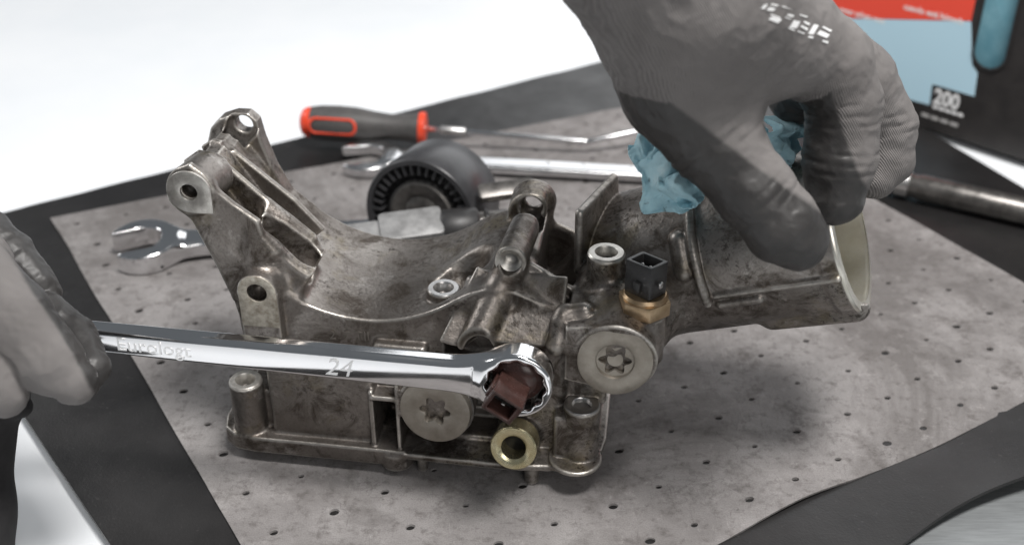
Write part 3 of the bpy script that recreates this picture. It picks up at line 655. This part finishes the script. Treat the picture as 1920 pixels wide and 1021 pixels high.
for nm, qa, qb, r_ in (('shaft', q[0], q[1], 2.1), ('hook', q[1], q[2], 2.0)):
    g_ = qb-q[0] if 0 else qb-qa; ln = np.linalg.norm(g_); lathe(nm, [(0, -.6), (r_*.8, -.3), (r_, .3), (r_, ln-.2), (0, ln+.3)], qa, g_, M['satin'], pk, 16)
g_ = q[1]-q[0]; lathe('ferrule', [(0, 12), (2.9, 12), (3.1, 13), (3.1, 30), (2.6, 31), (0, 31)], a1, g_, M['steel'], pk, 20)
# idler pulley
pc = np.array((-52.7,17.5,36.0)); pn = np.array((-.36, -.92, .10)); pn /= np.linalg.norm(pn)
pu = empty('idler_pulley', tuple(pc*MM), label='black ribbed idler pulley standing on edge behind the housing saddle', cat='pulley')
lathe('rim', [(31, -26), (36.6, -28), (37.4, -27), (37.4, 12), (36.6, 13), (33.6, 13), (32.8, 11), (32.8, -20), (31, -26)], (0, 0, 0), pn, M['pulley'], pu, 96, (1, 0, 0), True)
lathe('web', [(14, -7), (33.2, -7), (33.2, 1.5), (24.5, 5), (22.5, 9.5), (14, 9.5)], (0, 0, 0), pn, M['rubber'], pu, 72, (1, 0, 0), True)
lathe('hub', [(0, 7), (4, 7), (5, 10), (9, 10.6), (12, 9), (14, 10), (20, 10.8), (21.5, 9.8), (21.5, 5)], (0, 0, 0), pn, M['darksteel'], pu, 64)
fx, fy, fz = frame(pn)
base_rib = None
for i in range(36):
    t = 2*math.pi*i/36
    if base_rib is None:
        base_rib = prism('rib', rrect(26.5, 33.4, -1, 1, .3, 2), (0, 0, 0), (0, 0, 1), (1, 0, 0), 2, 11.6, M['pulley'], pu, .2); o = base_rib
    else: o = link('rib', base_rib.data, None, pu)
    d = fx*math.cos(t)+fy*math.sin(t); e = np.cross(pn, d)
    o.matrix_local = Matrix(((d[0], e[0], pn[0], 0), (d[1], e[1], pn[1], 0), (d[2], e[2], pn[2], 0), (0, 0, 0, 1)))
# hydraulic damper
da = np.array((-104.7,-25.6,38.0)); db = np.array((8.2,-3.7,38.0)); dd = (db-da)/np.linalg.norm(db-da); dl = np.linalg.norm(db-da)
dp = empty('belt_tensioner_damper', tuple(da*MM), label='aluminium belt tensioner damper with black rubber boot lying behind the saddle', cat='damper')
prism('mounting_foot', rrect(30, 60, -9, 9, 3, 4), (0, 0, 0), (0, 0, 1), tuple(dd), -37.5, -6, M['alu'], dp, 1)
prism('body', rrect(26, 64, -11, 11, 3, 4), (0, 0, 0), (0, -.35, 1), tuple(dd), -10, 7.5, M['alu'], dp, .8)
prism('mounting_eye', rrect(-8, 27, -8, 8, 3, 4), (0, 0, 0), (0, -.35, 1), tuple(dd), -9, 5, M['alu'], dp, .6)
lathe('rubber_boot', [(0, 62), (11.5, 62), (13, 64), (13, 84), (11.4, 86), (9, 86.5), (9, 89), (11.2, 90), (11.2, 92), (8.5, 93), (0, 91)], (0, 0, 0), dd, M['rubber'], dp, 48)
lathe('cylinder', [(0, 84), (9.8, 84), (9.8, 104), (8.8, 105), (8.8, dl), (0, dl)], (0, 0, 0), dd, M['darksteel'], dp, 40)
prism('lever_arm', rrect(88, dl+8, 9, 20, 2, 3), (0, 0, 0), (0, -.5, 1), tuple(dd), 4, 10, M['darksteel'], dp, 1)
# dark bar on the right
ba = np.array((244.1,121.3,9.0)); bb = np.array((383.3,42.3,9.0)); bd = bb-ba; bl = np.linalg.norm(bd)
br_ = empty('breaker_bar', tuple(ba*MM), label='dark steel bar lying across the right end of the mat', cat='bar')
lathe('bar', [(0, 0), (7, 0), (8.2, 1.5), (8.2, bl*.28), (9.2, bl*.3), (9.2, bl-2), (8, bl), (0, bl)], (0, 0, 0), bd, M['darksteel'], br_, 32)
lathe('bar_neck', [(8, 30), (9.4, 31), (9.4, 40), (8, 41)], (0, 0, 0), bd, M['steel'], br_, 32, (1, 0, 0), True)

# ------------------------------------------------------------------ box of gloves behind the right hand
bx0 = np.array((330., 210.6, -1.)); bdir = np.array((52., -51., 0)); bdir /= np.linalg.norm(bdir); bn = np.array((bdir[1], -bdir[0], 0.)); 
if bn[1] > 0: bn = -bn

GB = empty('cardboard_box', tuple(bx0*MM), label='black cardboard box with red and light blue print standing behind the right hand', cat='box')
s0 = (-123.9,1.1)[0]; s1 = s0+330; hb_ = 190
oval = rrect((18.1,85.8)[0], (42.8,92.3)[0], (36.9,60.7)[1], (36.9,60.7)[1]+95, ((42.8,92.3)[0]-(18.1,85.8)[0])*.49, 10)
xr = tuple(bdir); cx0 = sum(p[0] for p in oval)/len(oval)
prism('front_panel', [(s0, 0), (s1, 0), (s1, hb_), (s0, hb_)], (0, 0, 0), tuple(bn), xr, -1, 0, M['card'], GB, 0, [oval])
prism('bottom_panel', [(s0, 1.2), (s1, 1.2), (s1, 110), (s0, 110)], (0, 0, 0), (0, 0, 1), xr, 0, .8, M['card'], GB)
for nm, pl in (('side_panel', [(s0, 1.2), (s0+1, 1.2), (s0+1, 110), (s0, 110)]), ('side_panel', [(s1-1, 1.2), (s1, 1.2), (s1, 110), (s1-1, 110)]), ('back_panel', [(s0+1.2, 109), (s1-1.2, 109), (s1-1.2, 110), (s0+1.2, 110)])):
    prism(nm, pl, (0, 0, 0), (0, 0, 1), xr, 1, hb_, M['card'], GB)
prism('top_panel', [(s0, 0), (s1, 0), (s1, 110), (s0, 110)], (0, 0, 0), (0, 0, 1), xr, hb_+.1, hb_+1, M['card'], GB)
prism('blue_contents', rrect(cx0-55, cx0+55, 5, hb_-10, 6), (0, 0, 0), tuple(bn), xr, -60, -9, M['tissue'], GB, 3)
lathe_rim = [(p[0], p[1]) for p in oval]
cx_ = sum(p[0] for p in oval)/len(oval); cy_ = sum(p[1] for p in oval)/len(oval)
prism('window_rim', [(cx_+(p[0]-cx_)*1.1, cy_+(p[1]-cy_)*1.04) for p in oval], (0, 0, 0), tuple(bn), xr, .05, 1.2, M['black'], GB, .3, [[(cx_+(p[0]-cx_)*.96, cy_+(p[1]-cy_)*.985) for p in oval]])
prism('red_print', [(-129.5,59.6), (11.3,92.4), ((11.3,107.6)[0], hb_-14), ((-131.4,72.7)[0], hb_-14)], (0, 0, 0), tuple(bn), xr, .02, .12, M['redprint'], GB)
prism('blue_print', [(-129.4,59.2), ((-129.4,59.2)[0], (-31.4,18.4)[1]+3), (-31.4,18.4), (-7.4,19.5), (-8.5,36.5), (25.8,36.9), (24.4,55.3), (19.1,60.2), (11.4,92.0)], (0, 0, 0), tuple(bn), xr, .02, .12, M['blueprint'], GB)
def btext(name, body, p, size, bold=0, m='white', sx=1):
    text(name, body, size, bn*.2+bdir*p[0]+np.array((0, 0, p[1])), tuple(bn), xr, M[m], GB, .08, 0, 'LEFT', bold, sx)
btext('print_lettering', 'even when wet', (-96.1,72.5), 6.6, .12, 'white', .98)
btext('print_lettering', 'cuando está húmeda', (-42.8,88.1), 6.4, .12, 'white', .92)
btext('count_lettering', '200', (-5.3,22.4), 17, .55, 'white', .82)
# small print too fine to read: short bars
M['greyprint'] = mat('grey_print', (.42, .41, .40), .5)
def bars(p, n, w_, h_, gap, m):
    for k in range(n): prism('print_bar', rrect(p[0]+k*(w_+gap), p[0]+k*(w_+gap)+w_, p[1], p[1]+h_, h_*.3, 2), (0, 0, 0), tuple(bn), xr, .02, .12, m, GB)
bars((-4.8,18.0), 5, 4.6, 2.6, .6, M['white']); bars((-12.5,8.8), 4, 6.6, 3.0, 1.4, M['greyprint'])

# ------------------------------------------------------------------ crumpled blue towel on the canister
def towel(name, sheets, label):
    """thin paper sheets creased along straight folds; each sheet: centre, right, up, half sizes, seed"""
    vs = []; fs = []
    for c, x, y, hw, hh, dome, seed in sheets:
        c = np.array(c, float); x = np.array(x, float); x /= np.linalg.norm(x); y = np.array(y, float); y -= x*(x@y); y /= np.linalg.norm(y); z = np.cross(x, y); rg = random.Random(seed); N = 56
        folds = [(rg.uniform(0, math.pi), rg.uniform(.55, 1.5), rg.random(), rg.uniform(.35, 1.)) for _ in range(7)]
        o = len(vs); tri = lambda q: abs((q % 1)*2-1)*2-1
        for j in range(N+1):
            for i in range(N+1):
                a, b = i/N*2-1, j/N*2-1
                wa = a+.22*noise.noise((a*1.6, b*1.6, seed)); wb = b+.22*noise.noise((a*1.6, b*1.6, seed+5))
                k = sum(m*tri(f*(math.cos(t_)*wa+math.sin(t_)*wb)+ph)/(.6+f) for t_, f, ph, m in folds)
                ed = 1+.10*noise.noise((math.atan2(b, a)*1.5, seed, 0))
                sq = 1/max(1, math.hypot(a, b)*.92)
                p = c+x*(a*hw*sq*ed)+y*(b*hh*sq*ed)+z*(dome*(1-(a*a+b*b)*.75)+k*4.6+.5*noise.noise((a*5, b*5, seed)))
                p = p+x*(k*1.8)+y*(k*1.3); vs.append(tuple(p))
        for j in range(N):
            for i in range(N): q = o+j*(N+1)+i; fs.append((q, q+1, q+N+2, q+N+1))
    o = link(name, mesh_from(name, vs, fs), M['towel']); md = o.modifiers.new('thickness', 'SOLIDIFY'); md.thickness = .0005
    return tag(o, label, 'towel')
tv = (-.05, .72, .69); cr = (1, 0, 0); cu = (0, .45, .9)
towel('shop_towel', [((71.8,-167.1,157.2), (.95, -.25, -.1), (.1, .55, .83), 14, 18, 9, 3), ((66.0,-159.7,163.4), (.6, -.1, .8), (-.7, .5, .4), 13, 12, 7, 11), ((73.9,-176.2,155.9), (.8, -.5, .35), (-.3, .3, .9), 11, 11, 5, 21), ((89.6,-151.5,163.3), (.9, .1, .2), (0, .5, .8), 20, 14, 6, 14), ((123.7,-145.9,162.8), (.7, .1, -.6), (.5, .5, .7), 9, 12, 4, 8), ((107.9,-145.1,160.3), (.9, .1, -.2), (.2, .5, .7), 20, 10, 3, 18)], 'crumpled blue paper shop towel stuffed between the canister and the right hand')

# ------------------------------------------------------------------ gloved hands
def finish_glove(me, coats, creases=()):
    """coats: (polyline of a finger, spec); spec is 0 knit, 1 rubber, or (a, b, inward): rubber on one side of the plane through a, b"""
    n = len(me.vertices); co = np.empty(n*3, np.float32); me.vertices.foreach_get('co', co); co = co.reshape(-1, 3)*1000
    no = np.empty(n*3, np.float32); me.vertices.foreach_get('normal', no); no = no.reshape(-1, 3)
    best = np.full(n, 1e9); f = np.zeros(n)
    wob = np.array([1.6*noise.noise((p[0]*.05, p[1]*.05, p[2]*.05)) for p in co.tolist()])
    for pl, spec in coats:
        d = np.full(n, 1e9)
        for a, b in zip(pl[:-1], pl[1:]):
            ra, rb = a[3], b[3]; a = np.array(a[:3]); e = np.array(b[:3])-a; tt = np.clip(((co-a)@e)/(e@e), 0, 1); d = np.minimum(d, np.linalg.norm(co-a-tt[:, None]*e, axis=1)/(ra+(rb-ra)*tt))
        if isinstance(spec, (int, float)): v = np.full(n, float(spec))
        else:
            a, b, vd = (np.array(x, float) for x in spec); m = np.cross(b-a, vd-a); m /= np.linalg.norm(m); v = np.clip(((co-a)@m+wob)/1.6+.5, 0, 1)
        d = d*(.8 if spec == 1 else 1); k = d < best; f[k] = v[k]; best[k] = d[k]
    # soft wrinkles
    disp = np.array([.8*noise.noise((p[0]*.05, p[1]*.05, p[2]*.05))+.55*(1-abs(noise.noise((p[0]*.1, p[1]*.1, p[2]*.1)))*2)+.22*(1-abs(noise.noise((p[0]*.27, p[1]*.27, p[2]*.27)))*2) for p in co.tolist()])
    # creases where the fingers bend
    for J, ax_, rr in creases:
        J = np.array(J); ax_ = np.array(ax_)-J; ax_ /= np.linalg.norm(ax_); q = co-J; h_ = q@ax_; rad = np.linalg.norm(q-h_[:, None]*ax_, axis=1)
        for o_ in (-4.2, .3, 4.6): disp -= .6*np.exp(-((h_-o_+wob*1.2)/.9)**2)*(rad < rr)*(.55+.45*np.sin(q[:, 0]*.35+o_))
    me.vertices.foreach_set('co', ((co+no*disp[:, None])*MM).astype(np.float32).ravel()); me.update()
    a = me.color_attributes.new('coat', 'FLOAT_COLOR', 'POINT'); rgba = np.ones((n, 4), np.float32); rgba[:, :3] = f[:, None]; a.data.foreach_set('color', rgba.ravel())
def hand(name, chains, label, creases=(), vox=.9):
    P_ = np.array([p[:3] for ch in chains for p in ch[0]]); rm = max(p[3] for ch in chains for p in ch[0])
    g = Solid(P_.min(0)-rm-4, P_.max(0)+rm+4, vox)
    for ch, k, sp in chains: g.chain(ch, k*.6, k)
    me = g.mesh(name, 2); finish_glove(me, [(ch, sp) for ch, k, sp in chains], creases)
    return tag(link(name, me, M['glove']), label, 'glove')
def q4(p, r): return (*p, r)
TH = ((46.9,-194.4,217.2), (108.8,-219.5,177.1), (37.2,-288.2,255.9))   # edge of the rubber along the thumb
IX = ((130.0,-176.9,207.6), (144.9,-199.2,171.8), (104.0,-270.4,246.6))   # edge of the rubber along the first finger
rh = hand('gloved_hand', [
    ([q4((46.2,-186.6,282.6), 44), q4((71.0,-188.3,245.9), 40)], 4, 0),
    ([q4((71.0,-188.3,245.9), 38), q4((101.5,-183.2,227.7), 25), q4((129.2,-176.4,214.0), 17)], 12, 0),          # back of the hand to the first knuckle
    ([q4((78.9,-178.6,242.5), 30), q4((131.7,-153.9,206.7), 19), q4((155.0,-140.7,190.0), 17)], 10, 0),          # second knuckle
    ([q4((69.2,-189.7,239.9), 32), q4((68.6,-196.0,211.0), 23), q4((81.0,-203.5,191.5), 18.5)], 14, TH),        # thumb ball
    ([q4((81.0,-203.5,191.5), 17), q4((98.9,-213.4,171.8), 15.4), q4((109.3,-218.5,159.8), 15), q4((116.3,-219.8,154.0), 13)], 6, TH),   # thumb
    ([q4((81.8,-189.6,228.8), 26), q4((85.6,-192.4,212.9), 18)], 10, 0),                                 # web
    ([q4((131.6,-177.1,212.9), 16.5), q4((139.6,-178.7,195.2), 15.5), q4((139.7,-184.3,173.0), 15), q4((138.5,-189.6,157.0), 12)], 5, IX),   # first finger
    ([q4((153.4,-146.0,190.9), 16), q4((169.3,-144.2,169.2), 14.5), q4((171.2,-149.0,154.0), 12.5), q4((166.8,-152.9,147.8), 10)], 4, 0),  # second finger
    ([q4((133.2,-143.5,195.0), 15), q4((130.3,-136.9,181.0), 13)], 6, 1),                                    # palm side behind the gap
    ], 'grey knit glove hand with dark rubber palm gripping the canister of the housing',
    [((100.9,-214.3,170.3), (118.1,-221.2,151.8), 24), ((138.3,-179.9,193.3), (139.7,-184.3,173.0), 24), ((139.3,-184.9,172.0), (138.5,-189.6,157.0), 20), ((169.8,-143.3,170.7), (171.2,-149.0,154.0), 22), ((83.2,-203.9,190.7), (99.8,-213.9,170.9), 26)])
lh = hand('gloved_hand', [
    ([q4((-254.2,-204.7,125.3), 30), q4((-233.5,-206.5,131.9), 18)], 6, 0),
    ([q4((-233.7,-211.3,137.5), 16), q4((-208.6,-228.8,120.7), 15), q4((-192.9,-239.9,106.8), 13.5), q4((-182.7,-244.6,99.2), 9)], 4, ((-172.0,-248.1,93.6), (-202.2,-222.8,134.1), (-137.6,-327.4,155.4))),
    ([q4((-240.2,-234.0,106.7), 20), q4((-218.0,-245.8,101.0), 14), q4((-211.4,-248.5,96.7), 10)], 4, 0),
    ([q4((-249.5,-169.4,134.6), 13), q4((-225.6,-182.7,122.8), 10.5), q4((-212.3,-191.4,112.7), 8), q4((-209.2,-193.3,109.6), 6.5)], 2, 1),
    ([q4((-204.9,-205.0,106.0), 9), q4((-191.7,-213.2,100.3), 9), q4((-178.4,-232.0,96.8), 6.5), q4((-179.5,-239.0,93.0), 5)], 3, 1),
    ], 'grey knit glove hand closed round the shaft of the ring wrench')
sp_ = np.array([(-244.8,-204.3,88.2), (-247.7,-276.8,-27.8), (-212.0,-226.4,71.6)]); g = Solid(sp_.min(0)-30, sp_.max(0)+30, 1.2)
g.chain([(*(-244.8,-204.3,88.2), 16), (*(-230.6,-220.0,72.6), 13), (*(-248.4,-227.2,51.6), 22), (*(-247.7,-243.7,25.1), 21.5), (*(-247.7,-276.8,-27.8), 24)], 8)
g.cone((-230.8,-223.1,77.0), (-216.7,-226.4,71.6), 9, 5, 4)
slv = g.mesh('sleeve_cloth', 3); n = len(slv.vertices); link('sleeve_cloth', slv, M['fabric'], lh)
# printed marks on the back of the right glove
bvh = BVHTree.FromPolygons([v.co for v in rh.data.vertices], [p.vertices[:] for p in rh.data.polygons])

def on_glove(o_, e_):
    d_ = (Vector(e_)-Vector(o_)); h = bvh.ray_cast(Vector(o_)*MM, d_.normalized())
    return None if h[0] is None else h[0]+h[1]*.00025
far = np.array((168.0,28.3,158.6))-np.array((96.0,-260.0,263.2)); vs = []; fs = []
for q_ in (((81.6,-258.7,265.4), (83.1,-258.7,265.3), (84.2,-257.8,266.8), (82.9,-257.8,266.8)),
    ((83.6,-258.9,264.9), (86.0,-259.2,264.6), (87.0,-258.6,265.6), (84.7,-258.4,265.9)),
    ((84.9,-257.9,266.7), (87.5,-258.2,266.1), (88.1,-257.9,266.6), (85.5,-257.7,267.0)),
    ((85.3,-259.6,263.8), (88.6,-260.3,262.7), (88.3,-260.5,262.4), (84.9,-259.8,263.6)),
    ((84.2,-260.7,262.1), (87.7,-261.5,260.9), (89.2,-260.7,262.1), (85.5,-260.1,263.1)),
    ((90.9,-259.9,263.4), (93.1,-260.3,262.7), (93.6,-260.0,263.3), (91.6,-259.6,263.8)),
    ((90.1,-260.4,262.7), (92.2,-260.7,262.1), (92.5,-260.6,262.4), (90.5,-260.2,262.9)),
    ((91.6,-262.4,259.4), (94.6,-262.5,259.3), (95.9,-261.2,261.4), (93.5,-260.9,261.8)),
    ((91.0,-262.4,259.4), (93.6,-263.0,258.4), (94.0,-262.8,258.8), (91.6,-262.4,259.4)),
    ((97.2,-261.4,261.0), (99.2,-262.0,260.1), (99.8,-261.6,260.7), (97.5,-261.1,261.6)),
    ((95.9,-262.2,259.8), (98.5,-263.1,258.4), (99.0,-262.6,259.1), (96.6,-261.9,260.2)),
    ((94.6,-263.1,258.3), (97.3,-263.7,257.3), (97.7,-263.5,257.7), (95.1,-263.0,258.5)),
    ((98.8,-263.7,257.4), (100.9,-263.9,257.1), (103.1,-262.0,260.1), (101.2,-261.7,260.5)),
    ((98.8,-264.4,256.2), (100.7,-264.6,255.8), (101.0,-264.3,256.5), (99.2,-264.1,256.8)),
    ((102.2,-263.8,257.3), (106.2,-264.6,255.8), (107.5,-263.9,256.9), (103.6,-263.0,258.5)),
    ((104.2,-262.4,259.4), (107.7,-263.4,257.8), (108.4,-263.1,258.4), (104.9,-262.2,259.8)),
    ((104.4,-265.3,254.7), (106.6,-265.8,254.0), (107.0,-265.3,254.7), (104.7,-264.9,255.4)),
    ((95.5,-259.9,263.5), (98.3,-260.4,262.6), (98.8,-260.2,263.0), (95.9,-259.7,263.7)),
    ((88.6,-258.2,266.2), (92.0,-258.7,265.3), (92.9,-258.9,265.1), (90.1,-258.2,266.2))):
    # each mark is laid on the knit as a 4 x 4 patch so that it follows the surface
    o_ = len(vs); ok = []
    for b_ in range(5):
        for a_ in range(5):
            s_, u_ = a_/4, b_/4; p_ = bil([np.array(x) for x in q_], s_, u_); h_ = on_glove(p_, p_+far); ok.append(h_ is not None); vs.append(tuple(h_) if h_ is not None else (0, 0, 0))
    for b_ in range(4):
        for a_ in range(4):
            f_ = (o_+b_*5+a_, o_+b_*5+a_+1, o_+b_*5+a_+6, o_+b_*5+a_+5)
            if all(ok[k-o_] for k in f_): fs.append(f_)
me = mesh_from('printed_mark', vs, fs, True, 1); bm = bmesh.new(); bm.from_mesh(me); bmesh.ops.delete(bm, geom=[v for v in bm.verts if not v.link_faces], context='VERTS'); bm.to_mesh(me); bm.free()
link('printed_mark', me, M['white'], rh)
